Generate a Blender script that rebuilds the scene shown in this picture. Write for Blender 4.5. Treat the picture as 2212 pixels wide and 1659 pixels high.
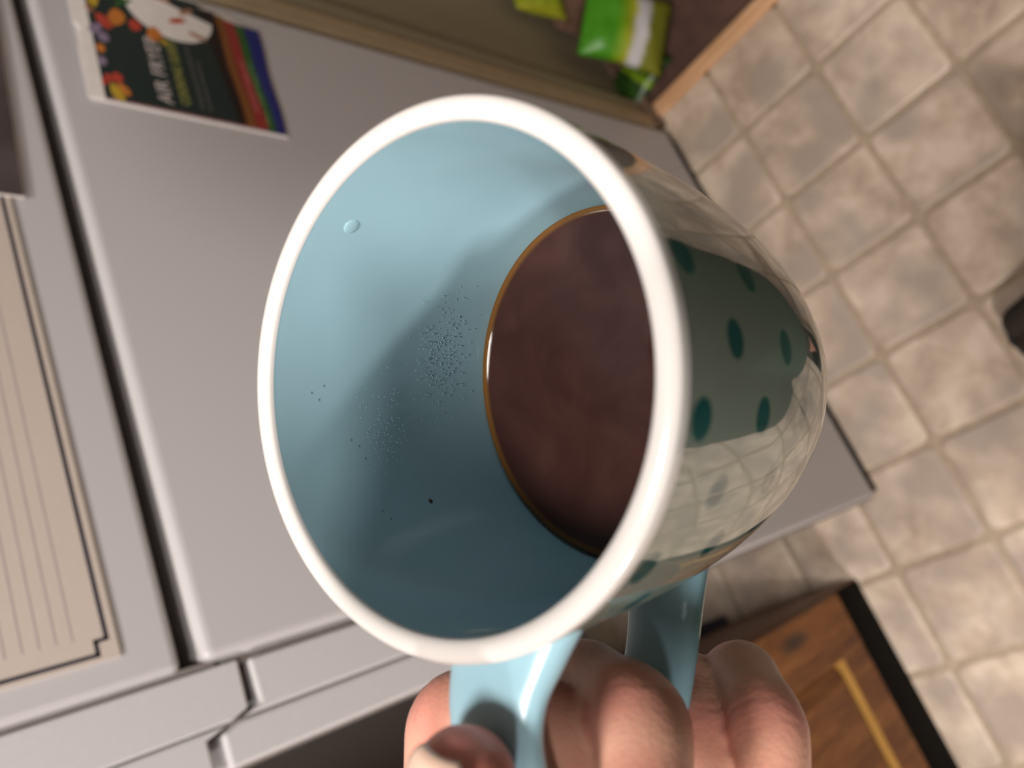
import bpy, bmesh, math, random
import numpy as np
from mathutils import Vector, Matrix, Euler

random.seed(7)
for o in list(bpy.data.objects):
    bpy.data.objects.remove(o)
SC = bpy.context.scene
COL = SC.collection

# ------------------------------------------------------------------ camera, world, light, exposure
CAM_POS = Vector((-0.00634, -0.54305, 1.31375))
AX = Vector((-0.381504, -0.587569, -0.713595))     # picture right in the room
AY = Vector((-0.870216, 0.488639, 0.062896))       # picture down
AZ = Vector((0.311735, 0.644977, -0.697729))       # viewing direction
cd = bpy.data.cameras.new('camera')
cam = bpy.data.objects.new('camera', cd)
COL.objects.link(cam)
m = Matrix.Identity(4)
for r in range(3):
    m[r][0], m[r][1], m[r][2], m[r][3] = AX[r], -AY[r], -AZ[r], CAM_POS[r]
cam.matrix_world = m
cd.sensor_fit = 'HORIZONTAL'
cd.sensor_width = 36.0
cd.lens = 36.0 * 1671.2 / 2212.0
cd.clip_start = 0.005
cd.dof.use_dof = True
cd.dof.focus_distance = 0.182
cd.dof.aperture_fstop = 12.5
SC.camera = cam

wd = bpy.data.worlds.new('world')
SC.world = wd
wd.use_nodes = True
wd.node_tree.nodes['Background'].inputs[0].default_value = (1.0, 0.9, 0.82, 1)
wd.node_tree.nodes['Background'].inputs[1].default_value = 0.02

LAMP_A = Vector((-0.22, -0.54, 2.34))
LAMP_B = Vector((-0.56, -1.38, 2.34))
LAMP_C = Vector((-1.85, -0.55, 2.34))


def area_lamp(name, loc, size, power, colour):
    ld = bpy.data.lights.new(name, 'AREA')
    ld.shape = 'DISK'
    ld.size = size
    ld.energy = power
    ld.color = colour
    lo = bpy.data.objects.new(name, ld)
    COL.objects.link(lo)
    lo.location = loc
    return lo


area_lamp('ceiling_lamp_light', LAMP_A, 0.24, 20, (1.0, 0.935, 0.88))
area_lamp('second_lamp_light', LAMP_B, 0.14, 23, (1.0, 0.935, 0.88))
area_lamp('third_lamp_light', LAMP_C, 0.24, 54, (1.0, 0.945, 0.90))

SC.view_settings.view_transform = 'Standard'
SC.view_settings.look = 'None'
SC.view_settings.gamma = 1.0
SC.view_settings.use_curve_mapping = False
SC.view_settings.exposure = 0.0

# ------------------------------------------------------------------ helpers


def tag(o, label=None, cat=None, group=None, kind=None):
    if label: o['label'] = label
    if cat: o['category'] = cat
    if group: o['group'] = group
    if kind: o['kind'] = kind
    return o


def empty(name, loc=(0, 0, 0)):
    o = bpy.data.objects.new(name, None)
    COL.objects.link(o)
    o.location = loc
    return o


def link(name, me, mats, parent=None, smooth=True):
    o = bpy.data.objects.new(name, me)
    COL.objects.link(o)
    if not isinstance(mats, (list, tuple)): mats = [mats]
    for mm in mats: me.materials.append(mm)
    if smooth:
        for p in me.polygons: p.use_smooth = True
    if parent:
        o.parent = parent
        o.matrix_parent_inverse = Matrix.Translation(-Vector(parent.location))
    return o


def from_bm(name, bm, mats, parent=None, smooth=False):
    me = bpy.data.meshes.new(name)
    bmesh.ops.recalc_face_normals(bm, faces=bm.faces)
    bm.to_mesh(me)
    bm.free()
    return link(name, me, mats, parent, smooth)


def box_bm(x0, x1, y0, y1, z0, z1, bev=0.0, seg=2):
    bm = bmesh.new()
    bmesh.ops.create_cube(bm, size=1)
    for v in bm.verts:
        v.co = Vector(((x0 + x1) / 2 + v.co.x * (x1 - x0), (y0 + y1) / 2 + v.co.y * (y1 - y0), (z0 + z1) / 2 + v.co.z * (z1 - z0)))
    if bev > 0:
        bmesh.ops.bevel(bm, geom=list(bm.edges), offset=bev, segments=seg, profile=0.5, affect='EDGES')
    return bm


def box(name, x0, x1, y0, y1, z0, z1, mat, parent=None, bev=0.0, seg=2):
    return from_bm(name, box_bm(x0, x1, y0, y1, z0, z1, bev, seg), mat, parent, smooth=False)


def prism_xz(name, pts, y0, y1, mat, parent=None, bev=0.0, seg=2):
    """outline in the x, z plane, extruded from y0 (front) to y1 (back)"""
    bm = bmesh.new()
    a = [bm.verts.new((x, y0, z)) for x, z in pts]
    b = [bm.verts.new((x, y1, z)) for x, z in pts]
    n = len(pts)
    ff = bm.faces.new(a)
    bm.faces.new(b[::-1])
    for i in range(n):
        bm.faces.new((a[i], b[i], b[(i + 1) % n], a[(i + 1) % n]))
    bmesh.ops.recalc_face_normals(bm, faces=bm.faces)
    if bev > 0:
        es = [e for e in bm.edges if any(v in a for v in e.verts) and not all(v in b for v in e.verts)]
        es = [e for e in bm.edges if not all(v in b for v in e.verts)]
        bmesh.ops.bevel(bm, geom=es, offset=bev, segments=seg, profile=0.5, affect='EDGES', clamp_overlap=True)
    return from_bm(name, bm, mat, parent)


def lathe(name, prof, mats, parent, origin, n, a, b, steps=160, mat_idx=None, closed_start=False, closed_end=False):
    """prof: list of (radius, height along n)"""
    vs, fs, mi = [], [], []
    for (r, h) in prof:
        for k in range(steps):
            t = 2 * math.pi * k / steps
            vs.append(origin + n * h + (a * math.cos(t) + b * math.sin(t)) * r)
    for i in range(len(prof) - 1):
        for k in range(steps):
            k2 = (k + 1) % steps
            fs.append((i * steps + k, i * steps + k2, (i + 1) * steps + k2, (i + 1) * steps + k))
            mi.append(mat_idx[i] if mat_idx else 0)
    if closed_start:
        fs.append(tuple(range(steps))); mi.append(mat_idx[0] if mat_idx else 0)
    if closed_end:
        q = (len(prof) - 1) * steps
        fs.append(tuple(range(q + steps - 1, q - 1, -1))); mi.append(mat_idx[-1] if mat_idx else 0)
    me = bpy.data.meshes.new(name)
    me.from_pydata([tuple(v) for v in vs], [], fs)
    me.polygons.foreach_set('material_index', mi)
    bm = bmesh.new(); bm.from_mesh(me); bmesh.ops.recalc_face_normals(bm, faces=bm.faces); bm.to_mesh(me); bm.free()
    return link(name, me, mats, parent)


def catmull(P, per=8):
    P = [np.array(p, float) for p in P]
    Q = [2 * P[0] - P[1]] + P + [2 * P[-1] - P[-2]]
    out = []
    for i in range(1, len(Q) - 2):
        p0, p1, p2, p3 = Q[i - 1:i + 3]
        for k in range(per):
            t = k / per
            out.append(0.5 * ((2 * p1) + (-p0 + p2) * t + (2 * p0 - 5 * p1 + 4 * p2 - p3) * t * t + (-p0 + 3 * p1 - 3 * p2 + p3) * t ** 3))
    out.append(P[-1])
    return out


def tube_data(path, radii, steps=24, caps=True):
    """round tube with hemispherical ends; returns verts, faces"""
    path = [np.array(p, float) for p in path]
    vs, fs = [], []
    T = []
    for i in range(len(path)):
        d = path[min(i + 1, len(path) - 1)] - path[max(i - 1, 0)]
        T.append(d / np.linalg.norm(d))
    u = np.cross(T[0], [0.3, 0.5, 0.81]); u /= np.linalg.norm(u)
    rings = []
    if caps:
        for k in range(5):
            ang = math.pi / 2 * (1 - k / 5)
            rings.append((path[0] - T[0] * radii[0] * math.sin(ang), max(radii[0] * math.cos(ang), radii[0] * 0.03), T[0]))
    for p, r, t in zip(path, radii, T): rings.append((p, r, t))
    if caps:
        for k in range(1, 6):
            ang = math.pi / 2 * k / 5
            rings.append((path[-1] + T[-1] * radii[-1] * math.sin(ang), max(radii[-1] * math.cos(ang), radii[-1] * 0.03), T[-1]))
    for (p, r, t) in rings:
        u = u - t * (u @ t); u /= np.linalg.norm(u)
        w = np.cross(t, u)
        for k in range(steps):
            q = 2 * math.pi * k / steps
            vs.append(tuple(p + r * (u * math.cos(q) + w * math.sin(q))))
    for i in range(len(rings) - 1):
        for k in range(steps):
            k2 = (k + 1) % steps
            fs.append((i * steps + k, i * steps + k2, (i + 1) * steps + k2, (i + 1) * steps + k))
    fs.append(tuple(range(steps - 1, -1, -1)))
    q = (len(rings) - 1) * steps
    fs.append(tuple(range(q, q + steps)))
    return vs, fs


# ------------------------------------------------------------------ materials
class NT:
    def __init__(self, name):
        self.m = bpy.data.materials.new(name)
        self.m.use_nodes = True
        self.t = self.m.node_tree
        self.p = self.t.nodes['Principled BSDF']

    def n(self, kind, **kw):
        nd = self.t.nodes.new(kind)
        for k, v in kw.items():
            if k.startswith('i_'):
                nd.inputs[k[2:].replace('_', ' ')].default_value = v
            else:
                setattr(nd, k, v)
        return nd

    def l(self, a, b): self.t.links.new(a, b)

    def math(self, op, a, b=None, c=None):
        nd = self.t.nodes.new('ShaderNodeMath'); nd.operation = op
        for i, v in enumerate((a, b, c)):
            if v is None: continue
            if isinstance(v, (int, float)): nd.inputs[i].default_value = v
            else: self.l(v, nd.inputs[i])
        return nd.outputs[0]

    def ramp(self, fac, stops):
        nd = self.t.nodes.new('ShaderNodeValToRGB')
        cr = nd.color_ramp
        while len(cr.elements) < len(stops): cr.elements.new(0.5)
        for e, (p, c) in zip(cr.elements, stops):
            e.position = p; e.color = (*c, 1)
        self.l(fac, nd.inputs[0])
        return nd.outputs[0]

    def mix(self, fac, a, b, blend='MIX'):
        nd = self.t.nodes.new('ShaderNodeMix'); nd.data_type = 'RGBA'; nd.blend_type = blend
        for i, v in ((0, fac), (6, a), (7, b)):
            if isinstance(v, (int, float)): nd.inputs[i].default_value = v
            elif isinstance(v, tuple): nd.inputs[i].default_value = (*v, 1) if len(v) == 3 else v
            else: self.l(v, nd.inputs[i])
        return nd.outputs[2]


def plain(name, col, rough=0.5, bump=0.0, scale=60.0, var=0.06, coat=0.0, spec=0.5, metal=0.0, detail=4):
    k = NT(name)
    k.p.inputs['Roughness'].default_value = rough
    k.p.inputs['Specular IOR Level'].default_value = spec
    k.p.inputs['Coat Weight'].default_value = coat
    k.p.inputs['Metallic'].default_value = metal
    tc = k.n('ShaderNodeTexCoord')
    nz = k.n('ShaderNodeTexNoise', i_Scale=scale, i_Detail=float(detail))
    k.l(tc.outputs['Object'], nz.inputs['Vector'])
    lo = tuple(c * (1 - var) for c in col); hi = tuple(min(1, c * (1 + var)) for c in col)
    k.l(k.ramp(nz.outputs['Fac'], [(0.3, lo), (0.7, hi)]), k.p.inputs['Base Color'])
    if bump > 0:
        b = k.n('ShaderNodeBump', i_Strength=bump, i_Distance=0.002)
        k.l(nz.outputs['Fac'], b.inputs['Height'])
        k.l(b.outputs[0], k.p.inputs['Normal'])
    return k.m


M = {}
M['fridge'] = plain('fridge_white_enamel', (0.475, 0.458, 0.47), 0.42, bump=0.08, scale=900, var=0.02)
M['fridge_trim'] = plain('fridge_trim_plastic', (0.52, 0.505, 0.52), 0.38, scale=200, var=0.02)
M['gasket'] = plain('dark_gasket_rubber', (0.035, 0.032, 0.032), 0.7, scale=90)
M['grey_gasket'] = plain('grey_edge_gasket', (0.25, 0.22, 0.21), 0.6, scale=90)
M['black'] = plain('black_toe_kick', (0.004, 0.0035, 0.003), 0.8, spec=0.1)
M['wall'] = plain('painted_wall', (0.33, 0.29, 0.27), 0.6, bump=0.1, scale=140, var=0.03)
M['closet'] = plain('closet_wall_paint', (0.29, 0.245, 0.165), 0.62, bump=0.1, scale=140, var=0.03)
M['jamb'] = plain('jamb_paint', (0.40, 0.31, 0.20), 0.5, scale=40, var=0.05)
M['ceiling'] = plain('ceiling_paint', (0.7, 0.66, 0.6), 0.8, bump=0.2, scale=200)
M['grout'] = plain('grout', (0.38, 0.30, 0.215), 0.7, scale=50, var=0.15)
M['closet_floor'] = plain('closet_floor_brown', (0.085, 0.042, 0.032), 0.75, bump=0.3, scale=30, var=0.25)
M['baseboard'] = plain('brown_baseboard', (0.16, 0.10, 0.07), 0.5, scale=40, var=0.15)
M['navy'] = plain('navy_strip', (0.03, 0.03, 0.05), 0.5)


def wood(name, c0, c1, c2, rough=0.4, axis='Z', scale=9.0, knot=None):
    k = NT(name)
    tc = k.n('ShaderNodeTexCoord')
    mp = k.n('ShaderNodeMapping')
    mp.inputs['Scale'].default_value = {'Z': (1, 1, 0.12), 'Y': (1, 0.12, 1), 'X': (0.12, 1, 1)}[axis]
    k.l(tc.outputs['Object'], mp.inputs['Vector'])
    nz = k.n('ShaderNodeTexNoise', i_Scale=scale * 4, i_Detail=8.0, i_Distortion=1.2)
    k.l(mp.outputs[0], nz.inputs['Vector'])
    n2 = k.n('ShaderNodeTexNoise', i_Scale=scale * 22, i_Detail=3.0)
    k.l(mp.outputs[0], n2.inputs['Vector'])
    f = k.math('ADD', k.math('MULTIPLY', nz.outputs['Fac'], 0.7), k.math('MULTIPLY', n2.outputs['Fac'], 0.3))
    col = k.ramp(f, [(0.32, c0), (0.5, c1), (0.68, c2)])
    if knot:
        sx, sy, sz = knot
        vm = k.n('ShaderNodeVectorMath', operation='SUBTRACT')
        k.l(tc.outputs['Object'], vm.inputs[0]); vm.inputs[1].default_value = (sx, sy, sz)
        v2 = k.n('ShaderNodeVectorMath', operation='MULTIPLY')
        k.l(vm.outputs[0], v2.inputs[0]); v2.inputs[1].default_value = (1 / 0.014, 0, 1 / 0.05)
        ln = k.n('ShaderNodeVectorMath', operation='LENGTH'); k.l(v2.outputs[0], ln.inputs[0])
        kn = k.ramp(ln.outputs['Value'], [(0.0, (1, 1, 1)), (0.45, (.8, .8, .8)), (1.1, (0, 0, 0))])
        col = k.mix(kn, col, (0.035, 0.022, 0.014))
    k.l(col, k.p.inputs['Base Color'])
    k.p.inputs['Roughness'].default_value = rough
    k.p.inputs['Specular IOR Level'].default_value = 0.22
    b = k.n('ShaderNodeBump', i_Strength=0.15, i_Distance=0.001)
    k.l(f, b.inputs['Height']); k.l(b.outputs[0], k.p.inputs['Normal'])
    return k.m


M['oak'] = wood('oak_cabinet', (0.075, 0.023, 0.005), (0.15, 0.053, 0.013), (0.235, 0.095, 0.026), knot=(-0.135, 0.108, 0.292))
M['oak_lit_lip'] = wood('oak_painted_lit', (0.20, 0.095, 0.022), (0.29, 0.15, 0.035), (0.36, 0.20, 0.055), axis='X')  # lighter copy of the oak, coloured as if lit from above
M['oak_side'] = wood('oak_cabinet_side', (0.12, 0.06, 0.03), (0.20, 0.11, 0.06), (0.26, 0.15, 0.08))
M['strip'] = wood('threshold_wood', (0.50, 0.27, 0.14), (0.62, 0.36, 0.20), (0.72, 0.44, 0.27), axis='Y', scale=14)


def tile_mat():
    k = NT('stone_look_tile')
    tc = k.n('ShaderNodeTexCoord'); oi = k.n('ShaderNodeObjectInfo')
    off = k.n('ShaderNodeVectorMath', operation='SCALE'); off.inputs['Scale'].default_value = 37.0
    cmb = k.n('ShaderNodeCombineXYZ')
    k.l(oi.outputs['Random'], cmb.inputs[0]); k.l(oi.outputs['Random'], cmb.inputs[1])
    k.l(cmb.outputs[0], off.inputs[0])
    ad = k.n('ShaderNodeVectorMath', operation='ADD')
    k.l(tc.outputs['Object'], ad.inputs[0]); k.l(off.outputs[0], ad.inputs[1])
    n1 = k.n('ShaderNodeTexNoise', i_Scale=15.0, i_Detail=3.0, i_Roughness=0.55, i_Distortion=0.3)
    k.l(ad.outputs[0], n1.inputs['Vector'])
    n2 = k.n('ShaderNodeTexNoise', i_Scale=60.0, i_Detail=4.0)
    k.l(ad.outputs[0], n2.inputs['Vector'])
    n3 = k.n('ShaderNodeTexNoise', i_Scale=9.0, i_Detail=2.0)
    v3 = k.n('ShaderNodeVectorMath', operation='ADD'); v3.inputs[1].default_value = (5, 9, 2)
    k.l(ad.outputs[0], v3.inputs[0]); k.l(v3.outputs[0], n3.inputs['Vector'])
    f = k.math('ADD', k.math('MULTIPLY', n1.outputs['Fac'], 0.8), k.math('MULTIPLY', n2.outputs['Fac'], 0.2))
    f = k.math('ADD', f, k.math('MULTIPLY', k.math('SUBTRACT', oi.outputs['Random'], 0.5), 0.12))
    c = k.ramp(f, [(0.33, (0.40, 0.31, 0.24)), (0.47, (0.53, 0.42, 0.325)), (0.62, (0.66, 0.55, 0.44))])
    c = k.mix(k.ramp(n3.outputs['Fac'], [(0.44, (0, 0, 0)), (0.62, (0.85, 0.85, 0.85))]), c, (0.37, 0.305, 0.26))
    k.l(c, k.p.inputs['Base Color'])
    k.p.inputs['Roughness'].default_value = 0.5
    b = k.n('ShaderNodeBump', i_Strength=0.25, i_Distance=0.003)
    k.l(n1.outputs['Fac'], b.inputs['Height']); k.l(b.outputs[0], k.p.inputs['Normal'])
    return k.m


M['tile'] = tile_mat()

# ------------------------------------------------------------------ the room
XR = 0.815          # wall beside the refrigerator, with the pantry opening in it
fl = box('floor', -2.2, XR, -3.2, 0.78, -0.06, -0.0028, M['grout'])
tag(fl, kind='structure')
TP, TX, TY = 0.1581, 0.674, -0.1044


def tile_bm(size=TP - 0.0080, rad=0.011, edge=0.008, depth=0.0032):
    bm = bmesh.new()
    def outline(s, r, z):
        h = s / 2; out = []
        for cx, cy, a0 in ((h - r, h - r, 0), (-h + r, h - r, 90), (-h + r, -h + r, 180), (h - r, -h + r, 270)):
            for k in range(4):
                t = math.radians(a0 + 30 * k)
                out.append(bm.verts.new((cx + r * math.cos(t), cy + r * math.sin(t), z)))
        return out
    rings = [outline(size, rad, -depth), outline(size - edge * 0.35, rad, -depth * 0.3), outline(size - edge * 1.4, rad, 0.0)]
    n = len(rings[0])
    for i in range(2):
        for k in range(n):
            bm.faces.new((rings[i][k], rings[i][(k + 1) % n], rings[i + 1][(k + 1) % n], rings[i + 1][k]))
    bm.faces.new(rings[2])
    return bm


tile_me = bpy.data.meshes.new('tile')
_b = tile_bm(); bmesh.ops.recalc_face_normals(_b, faces=_b.faces); _b.to_mesh(tile_me); _b.free()
tile_me.materials.append(M['tile'])
for p in tile_me.polygons: p.use_smooth = len(p.vertices) == 4
far = bmesh.new()
for i in range(-17, 2):
    for j in range(-19, 6):
        cx, cy = TX + (i + 0.5) * TP, TY + (j + 0.5) * TP
        if cx > XR or cy > 0.74: continue
        if -0.72 < cx and -0.95 < cy:
            o = bpy.data.objects.new('tile', tile_me)
            COL.objects.link(o); o.parent = fl
            o.location = (cx, cy, 0.0)
            o.rotation_euler = (0, 0, random.choice((0, 1, 2, 3)) * math.pi / 2)
        else:
            t = bmesh.new(); t.from_mesh(tile_me)
            bmesh.ops.translate(t, verts=t.verts, vec=(cx, cy, 0))
            tm = bpy.data.meshes.new('t'); t.to_mesh(tm); t.free(); far.from_mesh(tm); bpy.data.meshes.remove(tm)
ft = from_bm('distant_tiles', far, M['tile'], fl)
ft['kind'] = 'stuff'

tag(box('wall_back', -2.2, 0.9, 0.78, 0.86, -0.06, 2.45, M['wall']), kind='structure')
tag(box('wall_left', -2.28, -2.2, -3.2, 0.86, -0.06, 2.45, M['wall']), kind='structure')
tag(box('wall_front', -2.28, 1.8, -3.28, -3.2, -0.06, 2.45, M['wall']), kind='structure')
tag(box('ceiling', -2.28, 1.8, -3.28, 0.86, 2.43, 2.5, M['ceiling']), kind='structure')
# right wall: a return beside the refrigerator, the pantry opening, the rest of the wall
tag(box('wall_right', XR, XR + 0.07, -3.2, -1.0, -0.06, 2.43, M['wall']), kind='structure')
tag(box('wall_right_header', XR, XR + 0.07, -1.0, 0.02, 2.1, 2.43, M['wall']), kind='structure')
tag(box('wall_right_return', 0.79, 0.862, 0.026, 0.78, 0.0, 2.43, M['closet']), kind='structure')
tag(box('wall_closet_end', 0.86, 1.7, 0.054, 0.12, -0.06, 2.43, M['closet']), kind='structure')
tag(box('wall_closet_back', 1.62, 1.7, -1.06, 0.06, -0.06, 2.43, M['closet']), kind='structure')
tag(box('wall_closet_side', 0.86, 1.7, -1.08, -1.0, -0.06, 2.43, M['closet']), kind='structure')
tag(box('floor_closet', XR + 0.02, 1.64, -1.02, 0.06, -0.05, 0.006, M['closet_floor']), kind='structure')
# painted corner bead and brown base of the return wall
tag(box('trim_jamb', 0.786, 0.825, 0.016, 0.05, 0.028, 2.12, M['jamb'], bev=0.006), kind='structure')
tag(box('baseboard_return', 0.795, 0.868, 0.010, 0.03, 0.0, 0.030, M['baseboard'], bev=0.003), kind='structure')
tag(box('baseboard_closet', 0.866, 1.62, 0.044, 0.056, 0.005, 0.018, M['baseboard'], bev=0.003), kind='structure')
th = box('trim_threshold', 0.816, 0.846, -1.0, 0.012, 0.0, 0.016, M['strip'], bev=0.004)
tag(th, kind='structure')

# ------------------------------------------------------------------ refrigerator
fr = tag(empty('refrigerator', (0.38, 0.35, 0.0)), 'white top-freezer refrigerator with full-height side handles beside the pantry', 'refrigerator')
box('cabinet_body', 0.004, 0.756, 0.07, 0.74, 0.012, 1.70, M['fridge'], fr, bev=0.006)
box('gasket', 0.012, 0.748, 0.050, 0.072, 0.06, 1.69, M['gasket'], fr)
box('kick_plate', 0.01, 0.75, 0.012, 0.07, 0.003, 0.043, M['black'], fr)
YF = 0.0
fd = prism_xz('lower_door', [(0.0015, 0.045), (0.76, 0.045), (0.76, 1.1128), (0.0695, 1.1128), (0.0695, 0.56), (0.0015, 0.56)], YF, 0.052, M['fridge'], fr, bev=0.008, seg=4)
ud = prism_xz('freezer_door', [(0.0695, 1.1262), (0.76, 1.1262), (0.76, 1.70), (0.0695, 1.70)], YF, 0.052, M['fridge'], fr, bev=0.006, seg=3)
HY = 0.0
prism_xz('handle_grip', [(0.0295, 0.5635), (0.0650, 0.5635), (0.0650, 1.083), (0.0345, 1.083), (0.0295, 1.097)], HY, 0.05, M['fridge_trim'], fd, bev=0.0022)
prism_xz('handle_edge', [(0.0015, 0.5635), (0.0285, 0.5635), (0.0285, 1.0985), (0.0240, 1.1125), (0.0015, 1.1125)], HY, 0.05, M['fridge_trim'], fd, bev=0.0025)
prism_xz('handle_grip', [(0.0295, 1.70), (0.0668, 1.70), (0.0668, 1.0905), (0.0345, 1.0915), (0.0295, 1.1045)], HY, 0.05, M['fridge_trim'], ud, bev=0.0016)
prism_xz('handle_edge', [(0.0015, 1.70), (0.0287, 1.70), (0.0287, 1.1065), (0.0235, 1.1225), (0.0015, 1.1225)], HY, 0.05, M['fridge_trim'], ud, bev=0.0016)
box('door_seam', 0.064, 0.0715, 0.006, 0.05, 0.555, 1.10, M['grey_gasket'], fd)
box('door_seam', 0.064, 0.0715, 0.004, 0.05, 1.105, 1.695, M['grey_gasket'], ud)
box('door_edge', 0.0, 0.03, 0.004, 0.052, 0.05, 1.105, M['grey_gasket'], fd)

# ------------------------------------------------------------------ oak cabinet
cb = tag(empty('oak_cabinet', (-0.5, 0.4, 0.0)), 'tall oak cabinet with a raised-panel door and black toe kick', 'cabinet')
CX, CY = -0.108, 0.122
def lit_side_skin():  # added skin over the cabinet side, slanted to catch the lamps
    bm = bmesh.new()
    pl_ = [(CX - 0.002, CY + 0.003), (CX + 0.001, CY + 0.002), (CX + 0.005, CY + 0.040), (CX + 0.005, 0.40), (CX - 0.002, 0.40)]
    lo = [bm.verts.new((x, y, 0.002)) for x, y in pl_]; hi = [bm.verts.new((x, y, 2.10)) for x, y in pl_]
    bm.faces.new(lo); bm.faces.new(hi)
    for k in range(5): bm.faces.new((lo[k], lo[(k + 1) % 5], hi[(k + 1) % 5], hi[k]))
    return from_bm('lit_side_skin', bm, M['oak'], cb)


lit_side_skin()
box('cabinet_body', -0.95, CX - 0.002, CY + 0.003, 0.40, 0.118, 2.10, M['oak_side'], cb)
box('toe_kick', -0.95, CX - 0.0005, CY + 0.0015, CY + 0.03, 0.0, 0.118, M['black'], cb)
dr = prism_xz('door_stile', [(CX, 0.118), (CX, 2.10), (-0.190, 2.10), (-0.190, 0.118)], CY - 0.018, CY + 0.002, M['oak'], cb, bev=0.002)
prism_xz('door_stile', [(-0.95, 0.118), (-0.95, 2.10), (-0.87, 2.10), (-0.87, 0.118)], CY - 0.018, CY + 0.002, M['oak'], cb, bev=0.002)
prism_xz('door_rail', [(-0.871, 0.118), (-0.189, 0.118), (-0.189, 0.192), (-0.871, 0.192)], CY - 0.017, CY + 0.002, M['oak'], cb, bev=0.002)
prism_xz('door_rail', [(-0.871, 2.0), (-0.189, 2.0), (-0.189, 2.1), (-0.871, 2.1)], CY - 0.017, CY + 0.002, M['oak'], cb, bev=0.002)


def raised_panel():
    bm = bmesh.new()
    x0, x1, z0, z1 = -0.872, -0.188, 0.19, 2.002
    o = [bm.verts.new(v) for v in ((x0, CY - 0.004, z0), (x1, CY - 0.004, z0), (x1, CY - 0.004, z1), (x0, CY - 0.004, z1))]
    i = [bm.verts.new(v) for v in ((x0 + .03, CY - 0.015, z0 + .03), (x1 - .03, CY - 0.015, z0 + .03), (x1 - .03, CY - 0.015, z1 - .03), (x0 + .03, CY - 0.015, z1 - .03))]
    bm.faces.new(i)
    for k in range(4): bm.faces.new((o[k], o[(k + 1) % 4], i[(k + 1) % 4], i[k]))
    return from_bm('door_panel', bm, M['oak'], cb)


raised_panel()
# sloped inner lip of the lower rail, its lighter oak paints in the lamp's light
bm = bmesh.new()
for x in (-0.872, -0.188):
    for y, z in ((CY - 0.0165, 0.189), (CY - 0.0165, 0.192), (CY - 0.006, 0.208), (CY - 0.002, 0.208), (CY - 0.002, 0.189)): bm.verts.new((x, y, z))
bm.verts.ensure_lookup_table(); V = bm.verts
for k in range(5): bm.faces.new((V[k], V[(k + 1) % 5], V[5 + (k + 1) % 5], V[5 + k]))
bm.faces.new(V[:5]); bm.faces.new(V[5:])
from_bm('rail_lip', bm, M['oak_lit_lip'], cb)
st = box('dark_strip', -0.112, -0.086, 0.40, 0.70, 0.0, 0.012, M['navy'], bev=0.003)
tag(st, 'dark navy strip lying on the tiles in the gap behind the oak cabinet', 'strip')

# ------------------------------------------------------------------ paper on the refrigerator
M['paper'] = plain('notepad_paper', (0.50, 0.435, 0.39), 0.7, scale=300, var=0.02)
M['ink'] = plain('paper_border_ink', (0.02, 0.018, 0.03), 0.6)
M['rule'] = plain('ruled_line_ink', (0.36, 0.30, 0.33), 0.7)
M['edge_shadow'] = plain('painted_edge_shadow', (0.36, 0.31, 0.26), 0.7)  # colour of the painted shadow along the sheet edge
np_ = tag(empty('notepad', (0.27, -0.001, 1.30)), 'cream ruled notepad with black notched border stuck on the freezer door', 'notepad')


def plate(name, pts, y, thick, mat, parent):
    """thin sheet parallel to the door, front at y, outline in x, z"""
    return prism_xz(name, pts, y, y + thick, mat, parent)


def bar(name, p, q, w, y, thick, mat, parent):
    d = (Vector((q[0], q[1])) - Vector((p[0], p[1]))).normalized(); nn = Vector((-d.y, d.x)) * w / 2
    P, Q = Vector(p), Vector(q)
    return plate(name, [tuple(P - nn), tuple(Q - nn), tuple(Q + nn), tuple(P + nn)], y, thick, mat, parent)


NZ = 1.1600
plate('sheet', [(0.0905, NZ), (0.470, NZ + 0.0045), (0.470, 1.46), (0.0905, 1.46)], -0.0016, 0.0016, M['paper'], np_)
inner = [(0.47, NZ + 0.0105), (0.1035, NZ + 0.0065), (0.1030, NZ + 0.0130), (0.0945, NZ + 0.0130), (0.0945, 1.45)]
bmi = bmesh.new()
for a_, b_ in zip(inner[:-1], inner[1:]):
    d = (Vector(b_) - Vector(a_)).normalized(); nn = Vector((-d.y, d.x)) * 0.00125; ext = d * 0.0012
    P, Q = Vector(a_) - ext, Vector(b_) + ext
    q4 = [P - nn, Q - nn, Q + nn, P + nn]
    lo = [bmi.verts.new((q.x, -0.00185, q.y)) for q in q4]
    hi = [bmi.verts.new((q.x, -0.0016, q.y)) for q in q4]
    bmi.faces.new(lo)
    for k in range(4): bmi.faces.new((lo[k], lo[(k + 1) % 4], hi[(k + 1) % 4], hi[k]))
from_bm('border_line', bmi, M['ink'], np_)
bar('edge_shadow_bar', (0.0905, NZ + 0.0008), (0.47, NZ + 0.0053), 0.0012, -0.0018, 0.0003, M['edge_shadow'], np_)  # thin shadow line painted along the sheet's lower edge
for k in range(30):
    z = 1.1851 + 0.0089 * k
    bar('ruled_line', (0.1068, z), (0.470, z + 0.0035), 0.0007, -0.0018, 0.0003, M['rule'], np_)

M['dark_card'] = plain('dark_photo_print', (0.075, 0.058, 0.062), 0.35, scale=14, var=0.3)
M['white_edge'] = plain('white_card_edge', (0.6, 0.56, 0.53), 0.5)
ph = tag(empty('photo_print', (0.6, -0.003, 1.25)), 'dark grey photo print overlapping the far end of the notepad on the freezer', 'photo')
plate('print', [(0.4530, 1.1560), (0.735, 1.1405), (0.745, 1.33), (0.4640, 1.345)], -0.0042, 0.0008, M['dark_card'], ph)
plate('backing', [(0.4520, 1.1550), (0.736, 1.1395), (0.746, 1.33), (0.4630, 1.345)], -0.0034, 0.0016, M['white_edge'], ph)

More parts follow.
